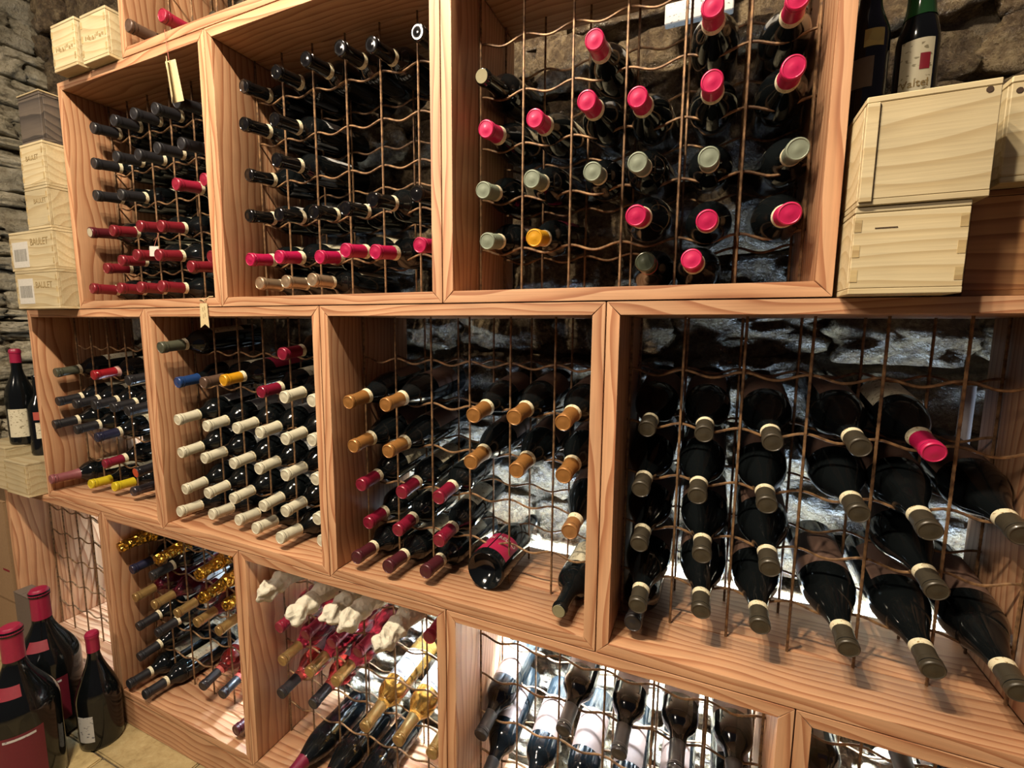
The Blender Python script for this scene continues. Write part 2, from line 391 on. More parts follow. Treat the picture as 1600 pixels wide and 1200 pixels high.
def cap_prof(prof, z0, h, ring=True, e=.0007):
    out = [(prof_r(prof, z0) + .0001, z0), (prof_r(prof, z0) + e, z0 + .0004)]
    for i in range(1, 7):
        z = z0 + (h - .016 - z0)*i/6; out.append((max(prof_r(prof, z), .0143) + e, z))
    tr = .0158 + e
    out += [(tr - .0006, h - .0150), (tr, h - .0140), (tr, h - .0085)]
    if ring: out += [(tr - .0010, h - .0080), (tr - .0010, h - .0070), (tr, h - .0065)]
    out += [(tr, h - .0012), (tr - .0012, h + .0006), (tr - .0022, h + .0010), (tr - .0032, h + .0002), (.0065, h), (.005, h + .0005), (0, h + .0005)]
    return out
GL = {}
def glass_mesh(shape, mat):
    k = (shape, mat)
    if k not in GL:
        prof = PROF[shape]
        GL[k] = lathe('glass', prof, M[mat], 32, sharp=.9)
    return GL[k]
PROF = {'bord': BORD, 'burg': BURG, 'champ': CHAMP, 'wide': WIDE}
CAPS = {}
def cap_mesh(style, shape, z0, mat, ring=True):
    if style not in CAPS: CAPS[style] = lathe('capsule', cap_prof(PROF[shape], z0, .300, ring), mat, 28, sharp=.5)
    return CAPS[style]
SEALS = {}
def band_mesh(shape, z0, z1, mat, e=.0006):
    k = (shape, z0, z1, mat)
    if k not in SEALS:
        p = PROF[shape]
        pr = [(prof_r(p, z0), z0)] + [(prof_r(p, z0 + (z1 - z0)*i/3) + e, z0 + (z1 - z0)*i/3) for i in range(4)] + [(prof_r(p, z1), z1)]
        SEALS[k] = lathe('neck_seal', pr, M[mat], 28, sharp=.6)
    return SEALS[k]
LABS = {}
def label_mesh(shape, z0, z1, half, mat):
    k = (shape, z0, z1, half, mat)
    if k not in LABS:
        r = PROF[shape][7][0] + .0004
        LABS[k] = lathe('label', [(r, z0), (r, (z0 + z1)/2), (r, z1)], M[mat], 16, ang=(PI/2 - half, PI/2 + half))
    return LABS[k]
def cap(name, r, g, b, rough=.38, metal=.15, coat=.15): return plain(name + '_capsule', rgb(r, g, b), rough, metal, coat)
# style: shape, glass, capsule material, capsule start, seal (z0, z1, material), label material, colour words
ST = {
 'black':     ('bord', 'dark_glass', cap('black', 34, 33, 38, .5), .240, (.231, .2395, 'seal'), 'label_cream', 'matt black capsule'),
 'blackgloss':('bord', 'dark_glass', cap('glossy_black', 18, 17, 17, .14, 0, .6), .240, (.230, .2395, 'seal'), 'label_white', 'glossy black capsule'),
 'crimson':   ('bord', 'dark_glass', cap('crimson', 172, 36, 66), .240, (.231, .2395, 'seal'), 'label_cream', 'crimson capsule'),
 'maroon':    ('bord', 'dark_glass', cap('maroon', 140, 32, 46), .242, (.233, .2415, 'seal'), 'label_cream', 'maroon capsule'),
 'maroonring':('bord', 'dark_glass', cap('dark_maroon', 96, 24, 36), .236, None, 'label_cream', 'dark maroon capsule with a pale end'),
 'magenta':   ('bord', 'dark_glass', cap('magenta', 196, 26, 84), .243, (.231, .2425, 'seal'), 'label_cream', 'magenta capsule'),
 'silvergold':('bord', 'dark_glass', cap('silver_gold', 206, 178, 146, .3, .7), .245, (.237, .2445, 'seal'), 'label_cream', 'silvery gold capsule'),
 'bareglass': ('bord', 'dark_glass', None, 0, None, 'label_cream', 'bare dark neck and no capsule'),
 'pink':      ('burg', 'dark_glass', cap('pink', 222, 34, 98, .4), .252, (.240, .2515, 'seal'), 'label_cream', 'bright pink capsule'),
 'sage':      ('bord', 'dark_glass', cap('sage', 142, 152, 132, .55), .252, (.241, .2515, 'seal'), 'label_cream', 'grey-green capsule'),
 'amber':     ('bord', 'dark_glass', cap('amber', 232, 168, 30, .4), .250, (.240, .2495, 'seal'), 'label_magenta', 'amber yellow capsule'),
 'darkgreen': ('burg', 'dark_glass', cap('dark_green', 74, 80, 62, .3), .256, (.251, .2555, 'seal_red'), 'label_cream', 'dark green capsule and red neck ring'),
 'olive':     ('bord', 'dark_glass', cap('olive', 86, 88, 72, .4), .240, (.231, .2395, 'seal'), 'label_cream', 'olive grey capsule'),
 'red':       ('bord', 'dark_glass', cap('red', 168, 24, 38), .238, (.227, .2375, 'seal_pink'), 'label_cream', 'bright red capsule'),
 'navy':      ('bord', 'dark_glass', cap('navy', 34, 36, 66, .4), .240, (.231, .2395, 'seal'), 'label_cream', 'navy blue capsule'),
 'burgundy':  ('bord', 'dark_glass', cap('burgundy', 146, 26, 56, .36), .246, (.235, .2455, 'seal'), 'label_cream', 'burgundy red capsule'),
 'mauve':     ('bord', 'dark_glass', cap('mauve', 158, 92, 98, .5), .222, None, 'label_cream', 'long dusty mauve capsule'),
 'yellow':    ('bord', 'dark_glass', cap('yellow', 238, 212, 40, .45), .240, None, 'label_cream', 'lemon yellow capsule'),
 'pewter':    ('bord', 'dark_glass', cap('pewter', 112, 104, 112, .3, .8), .236, None, 'label_cream', 'pewter grey capsule'),
 'orangecap': ('bord', 'dark_glass', cap('orange_ended', 30, 28, 34, .4), .238, None, 'label_cream', 'black capsule with an orange end'),
 'ivory':     ('bord', 'dark_glass', cap('ivory', 226, 220, 194, .5, 0), .244, (.2385, .2435, 'seal'), 'label_white', 'ivory capsule'),
 'blue':      ('bord', 'dark_glass', cap('blue', 34, 70, 130), .240, None, 'label_cream', 'deep blue capsule'),
 'brown':     ('bord', 'dark_glass', cap('brown', 104, 80, 66), .240, None, 'label_cream', 'brown capsule'),
 'gold':      ('burg', 'dark_glass', cap('gold', 186, 130, 70, .34, .35), .246, (.236, .2455, 'seal'), 'label_brown', 'coppery gold capsule'),
 'goldshort': ('burg', 'dark_glass', cap('short_gold', 190, 136, 84, .34, .35), .268, (.252, .2675, 'seal'), 'label_brown', 'short coppery capsule and lettered band'),
 'plum':      ('bord', 'dark_glass', cap('plum', 86, 30, 40, .42), .246, (.236, .2455, 'seal'), 'label_cream', 'dark plum capsule'),
 'charcoal':  ('wide', 'dark_glass', cap('charcoal', 74, 67, 54, .42), .264, (.254, .2635, 'seal'), 'label_brown', 'charcoal capsule and cream neck seal'),
 'goldcap':   ('bord', 'wine_glass', cap('old_gold', 190, 156, 98, .3, .6), .238, None, 'label_white', 'old gold capsule'),
 'goldamber': ('bord', 'amber_glass', cap('pale_gold', 190, 158, 100, .3, .6), .230, None, 'label_white', 'pale gold capsule and amber glass'),
 'blackrose': ('bord', 'rose_glass', cap('soft_black', 40, 38, 44, .5), .242, (.232, .2415, 'seal_red'), 'label_white', 'black capsule and glowing rose glass'),
 'onyx':      ('bord', 'dark_glass', cap('onyx', 44, 40, 42, .42), .242, None, 'label_brown', 'plain black capsule'),
 'burgrose':  ('bord', 'wine_glass', cap('bright_burgundy', 150, 26, 60, .3), .246, None, 'label_white', 'burgundy capsule and red glass'),
 'longburg':  ('burg', 'dark_glass', cap('long_burgundy', 132, 30, 60, .38), .226, None, None, 'long burgundy capsule'),
 'goldfoil':  ('champ', 'dark_glass', None, 0, None, 'label_white', 'crumpled gold foil'),
 'paper':     ('bord', 'dark_glass', None, 0, None, None, 'white tissue paper wrap'),
}
foil_me = lathe('foil', [(.0300, .205), (.0290, .214), (.0262, .224), (.0238, .236), (.0205, .252), (.0182, .270), (.0172, .286), (.0192, .292), (.0192, .301), (.0170, .306), (.0160, .311), (0, .3135)], M['foil'], 22, .10, sharp=.35, sd=3)
wrap_me = lathe('tissue_wrap', [(.012, -.003), (.030, -.001), (.0385, .004), (.0390, .06), (.0385, .12), (.0395, .17), (.0370, .192), (.0300, .212), (.0250, .230), (.0235, .245)], M['tissue'], 26, .07, sharp=.5, sd=4)
def ruffle(name, prof, mat, seg, lobes, amp, sd):
    me = lathe(name, prof, mat, seg, sharp=3.14); z0, z1 = prof[0][1], prof[-1][1]
    for v in me.vertices:
        a = math.atan2(v.co.y, v.co.x); f = (v.co.z - z0)/(z1 - z0)
        k = 1 + .5*amp*f + amp*.8*f*math.sin(lobes*a + 5*f + sd) + .55*max(noise.noise(v.co*45 + Vector((sd, 0, 0))), -.15)*min(1, 3*f)
        v.co.x *= k; v.co.y *= k; v.co.z += .010*f*math.sin(2*a + sd)
    return me
twist_me = [ruffle('twisted_end', [(.0236, .243), (.0262, .250), (.0270, .258), (.0250, .266), (.0215, .275), (.0200, .283), (.0192, .289), (.0200, .295), (.0215, .301), (.0225, .310), (.0205, .318), (.0120, .323), (0, .321)], M['tissue'], 36, 5, .28, s_) for s_ in (1.0, 2.7, 4.1)]
cork_me = lathe('cork', [(.0100, .2935), (.0128, .3002), (.0122, .3010), (.006, .3008), (0, .3008)], plain('pale_cork', rgb(150, 142, 106), .7), 20)
end_me = {'maroonring': lathe('capsule_end', [(.0125, .3008), (.0125, .3016), (0, .3016)], plain('pale_end', rgb(206, 196, 170), .6), 20),
          'orangecap': lathe('capsule_end', [(.0150, .3006), (.0150, .3018), (0, .3018)], plain('orange_end', rgb(214, 84, 44), .5), 20)}
LIST = [
('A1',5,'black,0,0.078,0.041,0.539 black,1,0.187,0.040,0.543 black,2,0.290,0.037,0.543 black,3,0.387,0.037,0.540 black,4,0.486,0.034,0.539'),
('A1',4,'black,0,0.077,0.035,0.436 black,1,0.188,0.037,0.441 black,2,0.283,0.043,0.436 black,3,0.386,0.035,0.437 black,4,0.485,0.038,0.436'),
('A1',3,'black,0,0.085,0.028,0.340 black,1,0.184,0.042,0.336 crimson,4,0.477,0.021,0.328 crimson,5,0.581,0.028,0.330'),
('A1',2,'maroonring,0,0.075,0.010,0.229 maroon,1,0.177,0.016,0.228 maroon,2,0.287,0.029,0.235 maroon,3,0.382,0.030,0.228'),
('A1',1,'maroon,0,0.078,0.040,0.126 maroon,1,0.190,0.025,0.142 maroon,2,0.296,0.009,0.150 maroon,3,0.395,0.010,0.145 maroon,4,0.480,0.042,0.114 maroon,5,0.593,0.025,0.132'),
('A1',0,'maroon,0,0.073,0.002,0.061 maroon,1,0.177,0.021,0.062 maroon,2,0.280,0.020,0.065 maroon,3,0.381,0.019,0.062'),
('A2',5,'blackgloss,0,0.072,0.042,0.536 blackgloss,1,0.191,0.035,0.542 blackgloss,2,0.296,0.024,0.543 blackgloss,3,0.398,0.021,0.543 blackgloss,4,0.475,0.028,0.537 blackgloss,5,0.587,0.032,0.538'),
('A2',4,'blackgloss,0,0.086,0.025,0.440 blackgloss,1,0.182,0.031,0.437'),
('A2',3,'blackgloss,0,0.071,0.043,0.328 blackgloss,1,0.195,0.020,0.341'),
('A2',2,'blackgloss,0,0.076,0.033,0.227 blackgloss,1,0.173,0.038,0.223 blackgloss,2,0.275,0.049,0.222 blackgloss,3,0.374,0.045,0.221 blackgloss,4,0.474,0.019,0.224 blackgloss,5,0.583,0.025,0.227'),
('A2',1,'magenta,0,0.073,0.030,0.119 magenta,1,0.175,0.030,0.120 magenta,2,0.281,0.055,0.118 magenta,3,0.384,0.031,0.124 magenta,4,0.473,0.025,0.115 magenta,5,0.587,0.028,0.123'),
('A2',0,'silvergold,0,0.079,0.049,0.061 silvergold,1,0.181,0.041,0.062 silvergold,2,0.281,0.029,0.063'),
('A3',4,'bareglass,0,0.070,0.034,0.429 pink,2,0.293,0.011,0.433 pink,4,0.475,-0.002,0.433 pink,5,0.589,0.022,0.431'),
('A3',3,'pink,0,0.083,0.026,0.329 pink,1,0.185,0.019,0.329 pink,2,0.287,-0.006,0.331 pink,3,0.368,0.008,0.328 pink,4,0.480,0.003,0.329 pink,5,0.588,0.006,0.329'),
('A3',2,'sage,0,0.073,0.034,0.220 sage,1,0.181,0.018,0.224 sage,2,0.293,0.022,0.225 sage,3,0.373,0.002,0.224 sage,4,0.481,0.018,0.223 sage,5,0.604,0.025,0.221'),
('A3',1,'sage,0,0.085,0.028,0.121 amber,1,0.185,0.024,0.120 pink,3,0.381,-0.044,0.129 pink,4,0.484,-0.003,0.122 pink,5,0.596,-0.005,0.122'),
('A3',0,'darkgreen,3,0.391,0.008,0.065 pink,4,0.464,0.003,0.064'),
('B1',4,'olive,0,0.071,0.028,0.445 red,2,0.276,0.040,0.445 black,4,0.482,0.032,0.439'),
('B1',3,'black,0,0.068,0.026,0.344 black,1,0.171,0.028,0.342 black,2,0.270,0.035,0.345 black,3,0.373,0.037,0.344 black,4,0.475,0.026,0.343'),
('B1',2,'black,0,0.044,0.019,0.261 black,1,0.155,0.030,0.251 navy,2,0.272,0.034,0.235'),
('B1',1,'burgundy,2,0.262,0.052,0.137 orangecap,4,0.463,0.041,0.137'),
('B1',0,'mauve,0,0.056,-0.011,0.073 yellow,1,0.199,0.036,0.061 yellow,2,0.303,0.054,0.061 pewter,3,0.413,0.053,0.061'),
('B2',5,'olive,0,0.069,-0.006,0.549 burgundy,4,0.485,0.041,0.541'),
('B2',4,'blue,0,0.070,0.031,0.446 brown,1,0.170,0.040,0.450 amber,2,0.263,0.035,0.462 burgundy,3,0.387,0.051,0.435 ivory,4,0.491,0.035,0.430 ivory,5,0.593,0.029,0.429'),
('B2',3,'ivory,0,0.071,0.022,0.337 ivory,1,0.185,0.030,0.327 ivory,2,0.289,0.045,0.328 ivory,3,0.391,0.037,0.327 ivory,4,0.498,0.026,0.323 ivory,5,0.590,0.026,0.330'),
('B2',2,'ivory,0,0.064,0.028,0.236 ivory,1,0.170,0.027,0.232 ivory,2,0.280,0.035,0.228 ivory,3,0.384,0.033,0.227 ivory,4,0.489,0.028,0.225 ivory,5,0.589,0.032,0.227'),
('B2',1,'ivory,0,0.071,0.027,0.125 ivory,1,0.170,0.029,0.127 ivory,2,0.274,0.032,0.126 ivory,3,0.387,0.037,0.121 ivory,4,0.480,0.029,0.125 ivory,5,0.589,0.032,0.122'),
('B2',0,'ivory,0,0.067,0.010,0.065 ivory,1,0.173,0.035,0.064 ivory,2,0.281,0.039,0.062 ivory,3,0.374,0.021,0.064 ivory,4,0.483,0.007,0.061 ivory,5,0.594,0.039,0.061'),
('B3',4,'gold,0,0.068,0.008,0.438 gold,1,0.170,0.012,0.439 gold,3,0.388,0.019,0.432 gold,4,0.480,0.017,0.436 gold,5,0.582,0.014,0.435'),
('B3',3,'gold,0,0.072,0.014,0.333 gold,1,0.174,0.012,0.333 gold,3,0.382,0.018,0.332 gold,4,0.488,0.012,0.330 gold,5,0.585,0.014,0.332'),
('B3',2,'burgundy,0,0.070,0.038,0.231 burgundy,1,0.184,0.045,0.227 burgundy,2,0.283,0.048,0.229 goldshort,5,0.601,0.009,0.225'),
('B3',1,'burgundy,0,0.071,0.058,0.127 burgundy,1,0.165,0.052,0.128 burgundy,2,0.281,0.051,0.125'),
('B3',0,'plum,0,0.077,0.007,0.061 plum,1,0.173,0.003,0.061 plum,2,0.264,0.020,0.064 bareglass,5,0.585,0.002,0.061'),
('B4',4,'charcoal,0,0.069,0.067,0.426 charcoal,1,0.168,0.068,0.426 charcoal,2,0.275,0.058,0.424 charcoal,3,0.397,0.062,0.428 pink,4,0.491,0.070,0.429'),
('B4',3,'charcoal,0,0.066,0.035,0.319 charcoal,1,0.163,0.042,0.319 charcoal,2,0.272,0.045,0.319 charcoal,3,0.401,0.052,0.323 charcoal,4,0.484,0.033,0.318 charcoal,5,0.595,0.056,0.323'),
('B4',2,'charcoal,0,0.068,0.033,0.214 charcoal,1,0.176,0.035,0.214 charcoal,2,0.282,0.033,0.214 charcoal,4,0.507,0.050,0.219'),
('B4',1,'charcoal,0,0.073,0.007,0.108 charcoal,1,0.180,0.033,0.110 charcoal,2,0.274,0.030,0.109 charcoal,3,0.398,0.023,0.110 charcoal,4,0.501,0.016,0.111 charcoal,5,0.596,0.013,0.110'),
('B4',0,'onyx,0,0.064,0.023,0.061'),
('C1',5,'goldfoil,0,0.048,0.013,0.535 goldfoil,1,0.205,0.037,0.514 goldfoil,3,0.418,0.032,0.512 goldfoil,4,0.527,0.038,0.511'),
('C1',4,'navy,0,0.054,0.042,0.445 black,1,0.156,0.046,0.444 goldfoil,3,0.392,0.051,0.418 goldfoil,4,0.496,0.057,0.418'),
('C1',3,'goldcap,0,0.052,0.044,0.341 goldcap,1,0.155,0.045,0.341 goldcap,2,0.266,0.050,0.337 goldcap,3,0.371,0.046,0.336 goldcap,4,0.473,0.047,0.336'),
('C1',2,'black,0,0.054,0.044,0.235 black,1,0.151,0.049,0.236'),
('C1',1,'black,0,0.059,0.036,0.128 blackrose,2,0.361,0.056,0.105 blackrose,3,0.455,0.057,0.108'),
('C1',0,'black,0,0.070,-0.006,0.062 black,1,0.169,-0.012,0.063 plum,5,0.570,0.016,0.064'),
('C2',5,'paper,0,0.067,0.009,0.540 paper,1,0.213,-0.019,0.529 paper,2,0.301,0.012,0.533 paper,3,0.367,-0.002,0.540 paper,4,0.494,-0.018,0.535 burgrose,5,0.583,0.045,0.540'),
('C2',4,'burgrose,0,0.092,0.038,0.432 burgrose,1,0.186,0.042,0.434 burgrose,2,0.278,0.043,0.436 burgrose,3,0.368,0.041,0.439'),
('C2',3,'goldcap,0,0.093,0.040,0.329 goldcap,1,0.197,0.039,0.329 goldcap,2,0.289,0.040,0.331'),
('C2',2,'blackrose,0,0.084,0.038,0.226 blackrose,1,0.195,0.048,0.225 goldamber,3,0.380,0.043,0.228 goldamber,4,0.485,0.045,0.228 goldamber,5,0.584,0.048,0.229'),
('C2',0,'longburg,1,0.177,-0.050,0.061 longburg,2,0.279,-0.050,0.061 longburg,3,0.381,-0.050,0.061'),
('C3',4,'onyx,2,0.257,0.045,0.424 onyx,3,0.375,0.039,0.423 onyx,4,0.483,0.030,0.435 onyx,5,0.585,0.030,0.435'),
('C3',3,'onyx,0,0.054,0.058,0.322 onyx,5,0.585,0.030,0.333'),
('C3',2,'onyx,0,0.075,0.030,0.228 onyx,1,0.177,0.030,0.228 onyx,2,0.279,0.030,0.228 onyx,3,0.381,0.030,0.228 onyx,4,0.483,0.030,0.228'),
('C4',5,'onyx,1,0.177,0.050,0.539 onyx,3,0.381,0.050,0.539'),
('C4',4,'onyx,0,0.075,0.050,0.435 onyx,2,0.279,0.050,0.435 onyx,4,0.483,0.050,0.435'),
('D1',0,'brown,0,0.060,-0.013,0.061 crimson,1,0.184,-0.004,0.064 charcoal,2,0.279,0.060,0.061 charcoal,3,0.381,0.060,0.061'),
]
def bottle(style, tip, base, label, group, roll=0.0, h=.300):
    shape, gl, cm, z0, seal, lab, words = ST[style]
    r = empty('wine_bottle', base)
    d = (Vector(tip) - Vector(base)).normalized()
    q = Vector((0, 0, 1)).rotation_difference(d)
    # keep local +y upwards, then roll
    zax = d; yax = (Vector((0, 0, 1)) - d*d.z).normalized(); xax = yax.cross(zax)
    mm = Matrix((xax, yax, zax)).transposed().to_4x4() @ Matrix.Rotation(roll, 4, 'Z')
    r.rotation_euler = mm.to_euler()
    tag(r, label, 'wine bottle', group)
    if style == 'paper':
        obj('glass', glass_mesh(shape, gl), r); obj('tissue_wrap', wrap_me, r); obj('twisted_end', random.choice(twist_me), r, (0, 0, 0), (0, 0, random.uniform(0, 6)))
        return r
    obj('glass', glass_mesh(shape, gl), r)
    if style == 'goldfoil': obj('foil', foil_me, r, (0, 0, 0), (0, 0, random.uniform(0, 6)))
    if cm: obj('capsule', cap_mesh(style, shape, z0, cm), r, (0, 0, 0), (0, 0, random.uniform(0, 6)))
    elif style == 'bareglass': obj('cork', cork_me, r)
    if style in end_me: obj('capsule_end', end_me[style], r)
    if seal: obj('neck_seal', band_mesh(shape, *seal), r, (0, 0, 0), (0, 0, random.uniform(0, 6)))
    if lab: obj('label', label_mesh(shape, .060, .158, 1.2, lab) if shape == 'bord' else label_mesh(shape, .045, .140, 1.2, lab), r)
    return r
for bk, row, items in LIST:
    bx, bz = BOXES[bk]; its = [s.split(',') for s in items.split()]
    nrows = sorted({r_ for b_, r_, _ in LIST if b_ == bk}, reverse=True)
    rown = ORD[nrows.index(row)] if len(nrows) > 1 else None
    for n, (st, k, x, y, z) in enumerate(its):
        k = int(k); x, y, z = float(x), float(y), float(z)
        h = .3135 if st == 'goldfoil' else (.322 if st == 'paper' else .3010)
        bxx = T + .051 + .102*k
        rr = PROF[ST[st][0]][7][0]
        bxx = min(max(.5*bxx + .5*x, T + rr + .002), W - T - rr - .002)
        slope = 0 if row == 0 else (.20 if bk in ('B4', 'C3', 'C4') else (.16 if bk == 'A3' else .12))
        if row == 0 and st != 'mauve': z = T + rr + .0006
        zb = max(z + slope*h*.98, T + rr + .0006)
        zb = min(zb, W - T - rr - .001)
        dy = math.sqrt(max(h*h - (bxx - x)**2 - (zb - z)**2, .01))
        tip = (bx + x, y, bz + z); base = (bx + bxx, y + dy, bz + zb)
        where = ('%s in %s row' % (ORD[n], rown)) if rown else ('%s from left' % ORD[n])
        lab = 'bottle with %s, %s, %s' % (ST[st][6], where, BNAME[bk])
        bottle(st, tip, base, lab, 'bottles lying in the rack', random.uniform(-.5, .5))

# bottle lying with its base to the front, magenta label
def lying_base_front():
    r0 = .0455
    s = r0/.0435
    r = empty('wine_bottle', (1.712, .066, -W + T + r0 + .0006)); r.rotation_euler = (-PI/2, .0, .0)   # neck points to the wall
    tag(r, 'wine bottle with magenta label lying base first towards the viewer', 'wine bottle', 'bottles lying in the rack')
    g = lathe('glass', [(a*s, b) for a, b in CHAMP], M['dark_glass'], 40, sharp=.9); obj('glass', g, r)
    R0 = r0 + .0004
    for nm, a0, a1 in (('label', -PI/2 - .95, -PI/2 - .10), ('label', -PI/2 - .02, -PI/2 + 1.15)):
        o = obj(nm, lathe('label', [(R0, .022), (R0, .06), (R0, .10)], M['label_magenta'], 14, ang=(a0, a1)), r)
    tx = text_mesh('lettering', 'RELLO', .017, M['white_paper'], radius=R0 + .0002)
    o = obj('lettering', tx, r, (0, 0, .078), (0, 0, .50))
    tx = text_mesh('lettering', 'N', .017, M['white_paper'], radius=R0 + .0002); obj('lettering', tx, r, (0, 0, .078), (0, 0, -.35))
lying_base_front()

# ------------------------------------------------------------------ crates, boxes and cartons
def crate(x0, x1, y0, y1, z0, z1, label, mat='crate', rot=0, name='wine_crate', lid=True, joints=True, right=True):
    """small wooden case: base, lid, four sides with finger joints"""
    w, d, h = x1 - x0, y1 - y0, z1 - z0; t_ = .008
    r = empty(name, ((x0 + x1)/2, (y0 + y1)/2, z0)); r.rotation_euler.z = rot
    tag(r, label, 'crate', 'wooden wine crates')
    a, b = w/2, d/2; m_ = M[mat]
    obj('bottom_board', box_mesh('bottom_board', m_, -a, a, -b, b, 0, t_, .001), r)
    obj('lid', box_mesh('lid', m_, -a, a, -b, b, h - t_, h, .0012), r)
    obj('front_board', box_mesh('front_board', m_, -a + .0005, a - .0005, -b, -b + t_, t_, h - t_ - .0006, .0008), r)
    obj('rear_board', box_mesh('rear_board', m_, -a + .0005, a - .0005, b - t_, b, t_, h - t_ - .0006, .0008), r)
    for s in (-1, 1):
        obj('side_board', box_mesh('side_board', m_, s*(a - t_/2) - t_/2, s*(a - t_/2) + t_/2, -b + t_, b - t_, t_, h - t_ - .0006, .0008), r)
    if joints:
        n = max(3, int(h/.032))
        fm = box_mesh('finger_joint', M['crate_end'], 0, .008, 0, .0006, 0, h/n*.42, 0)
        for i in range(n):
            for s in (-1, 1):
                obj('finger_joint', fm, r, (-a + .0007 if s < 0 else a - .0097, -b - .0005, t_ + (h - 2*t_)*(i + .25)/n))
    return r, a, b, h
def stamp(r, txt, size, x, y, z, right=False):
    o = obj('stamp', text_mesh('stamp', txt, size, M['ink'], extrude=.0002), r, (x, y, z), (PI/2, 0, 0 if not right else PI/2)); return o
def smudge(r, w, h, x, y, z):
    # worn branded mark that cannot be read any more: a row of broken strokes
    bm = bmesh.new(); rnd = random.Random(5); u = -w/2
    while u < w/2:
        s = rnd.uniform(.002, .005); zz = rnd.uniform(-h/2, 0); hexa(bm, boxpts(u, u + s, -.0004, 0, zz, zz + rnd.uniform(.4, .8)*h)); u += s + rnd.uniform(.001, .004)
    obj('stamp', mesh_from(bm, 'stamp', M['ink']), r, (x, y - .0001, z))
def barcode(r, x, y, z, w, h):
    s = obj('sticker', box_mesh('sticker', M['white_paper'], -w/2, w/2, -.0006, 0, -h/2, h/2, 0), r, (x, y, z))
    rnd = random.Random(int(abs(x*1e4))); u = -w*.40
    bm = bmesh.new()
    while u < w*.40:
        b_ = rnd.uniform(.0012, .0036); hexa(bm, boxpts(u, min(u + b_, w*.42), -.0008, -.0005, -h*.26, h*.22)); u += b_ + rnd.uniform(.0008, .002)
    obj('bars', mesh_from(bm, 'bars', M['bars']), s)
# upper right pair and neighbours
r, a, b, h = crate(2.316, 2.435, -.05, .27, .0005, .1135, 'pale wooden crate with finger joints, lower of two right of rack box')
for z in (.03, .055): pass
obj('split', box_mesh('split', M['hole'], -.012, .012, -.0004, 0, -.0006, .0006, 0), r, (-a + .035, -b - .0003, .085))
r, a, b, h = crate(2.317, 2.448, -.054, .27, .114, .248, 'pale wooden crate with screw holes, upper of two beside dark bottles', joints=False)
for x in (-a + .012, a - .012):
    obj('screw_hole', lathe('screw_hole', [(0, 0), (.0035, 0), (.0035, .0006), (0, .0006)], M['hole'], 12), r, (x, -b - .0002, h - .012), (PI/2, 0, 0))
obj('corner_batten', box_mesh('corner_batten', M['crate'], 0, .014, -.0035, 0, .004, h - .009, .0008), r, (-a, -b, 0))
r, a, b, h = crate(2.477, 2.625, .0, .27, .140, .268, 'pale wooden crate with screw holes at the right picture edge', joints=False)
for x, z in ((-a + .008, h - .018), (-a + .028, h - .010)):
    obj('screw_hole', lathe('screw_hole', [(0, 0), (.0035, 0), (.0035, .0006), (0, .0006)], M['hole'], 12), r, (x, -b - .0002, z), (PI/2, 0, 0))
crate(2.464, 2.64, .03, .29, .0005, .1395, 'orange toned wooden box below a pale crate at right edge', 'crate_warm', joints=False)
# two small crates on the upper left box
r, a, b, h = crate(.394, .512, -.030, .24, W + .001, W + .124, 'small pale crate with stamp on upper left box, left one'); smudge(r, .08, .014, 0, -b, .052)
r, a, b, h = crate(.524, .643, -.022, .24, W + .001, W + .124, 'small pale crate with stamp touching the topmost rack box'); smudge(r, .08, .014, 0, -b, .058)
# tall stack left of the upper row
r, a, b, h = crate(.075, .326, -.046, .26, .0005, .1185, 'lowest crate with barcode sticker in left stack'); barcode(r, -a + .062, -b, .055, .092, .078); stamp(r, 'BAULET', .028, .045, -b - .0004, .072)
r, a, b, h = crate(.064, .325, -.046, .26, .119, .239, 'second lowest crate with barcode sticker in left stack'); barcode(r, -a + .064, -b, .050, .096, .078); stamp(r, 'BAULET', .030, .050, -b - .0004, .084)
r, a, b, h = crate(.196, .325, -.047, .26, .2395, .361, 'middle crate of the left stack, shiny wrap on its front'); stamp(r, 'BAULET', .020, .018, -b - .0004, .080)
r, a, b, h = crate(.196, .325, -.047, .26, .3615, .487, 'pale crate below the dark box in left stack'); stamp(r, 'BAULET', .020, 0, -b - .0004, .082)
r, a, b, h = crate(.204, .325, -.042, .26, .4875, .622, 'dark weathered wooden box with pale lid on top of left stack', 'darkwood', joints=False)
obj('lid_edge', box_mesh('lid_edge', M['crate'], -a - .002, a + .002, -b - .002, b, h + .0002, h + .0045, .0008), r)
# crates on the empty box, crates left of it
crate(-.190, -.037, -.038, .20, -W + .0005, -.537, 'pale crate carrying a bottle, beside lowest left of middle row')
crate(-.405, -.197, -.030, .22, -W + .0005, -.497, 'taller pale crate carrying the red capped bottle at left edge', joints=False)
def carton(x0, x1, y0, y1, z0, z1, label, mat):
    r = empty('cardboard_carton', ((x0 + x1)/2, (y0 + y1)/2, z0)); tag(r, label, 'carton', 'cartons at the left edge')
    a, b, h = (x1 - x0)/2, (y1 - y0)/2, z1 - z0
    obj('body', box_mesh('body', M[mat], -a, a, -b, b, 0, h - .004, .002, 2), r)
    for s in (-1, 1): obj('flap', box_mesh('flap', M[mat], min(s*a, s*.001), max(s*a, s*.001), -b - .001, b + .001, h - .0038, h, .0008), r)
    return r, a, b, h
r, a, b, h = carton(-.64, -.345, -.004, .26, -1.155, -.735, 'tall cardboard carton at left edge of the bottom row', 'card')
obj('tape', box_mesh('tape', M['label_red'], .05, .10, -.0006, 0, -.004, .004, 0), r, (.03, -b, .13))
carton(-.65, -.350, .002, .27, FLOOR + .001, -1.156, 'lower cardboard carton on the floor at left edge', 'card')
carton(-.172, -.060, -.062, -.012, FLOOR + .001, -1.03, 'narrow grey carton on floor behind the big bottles', 'greycard')

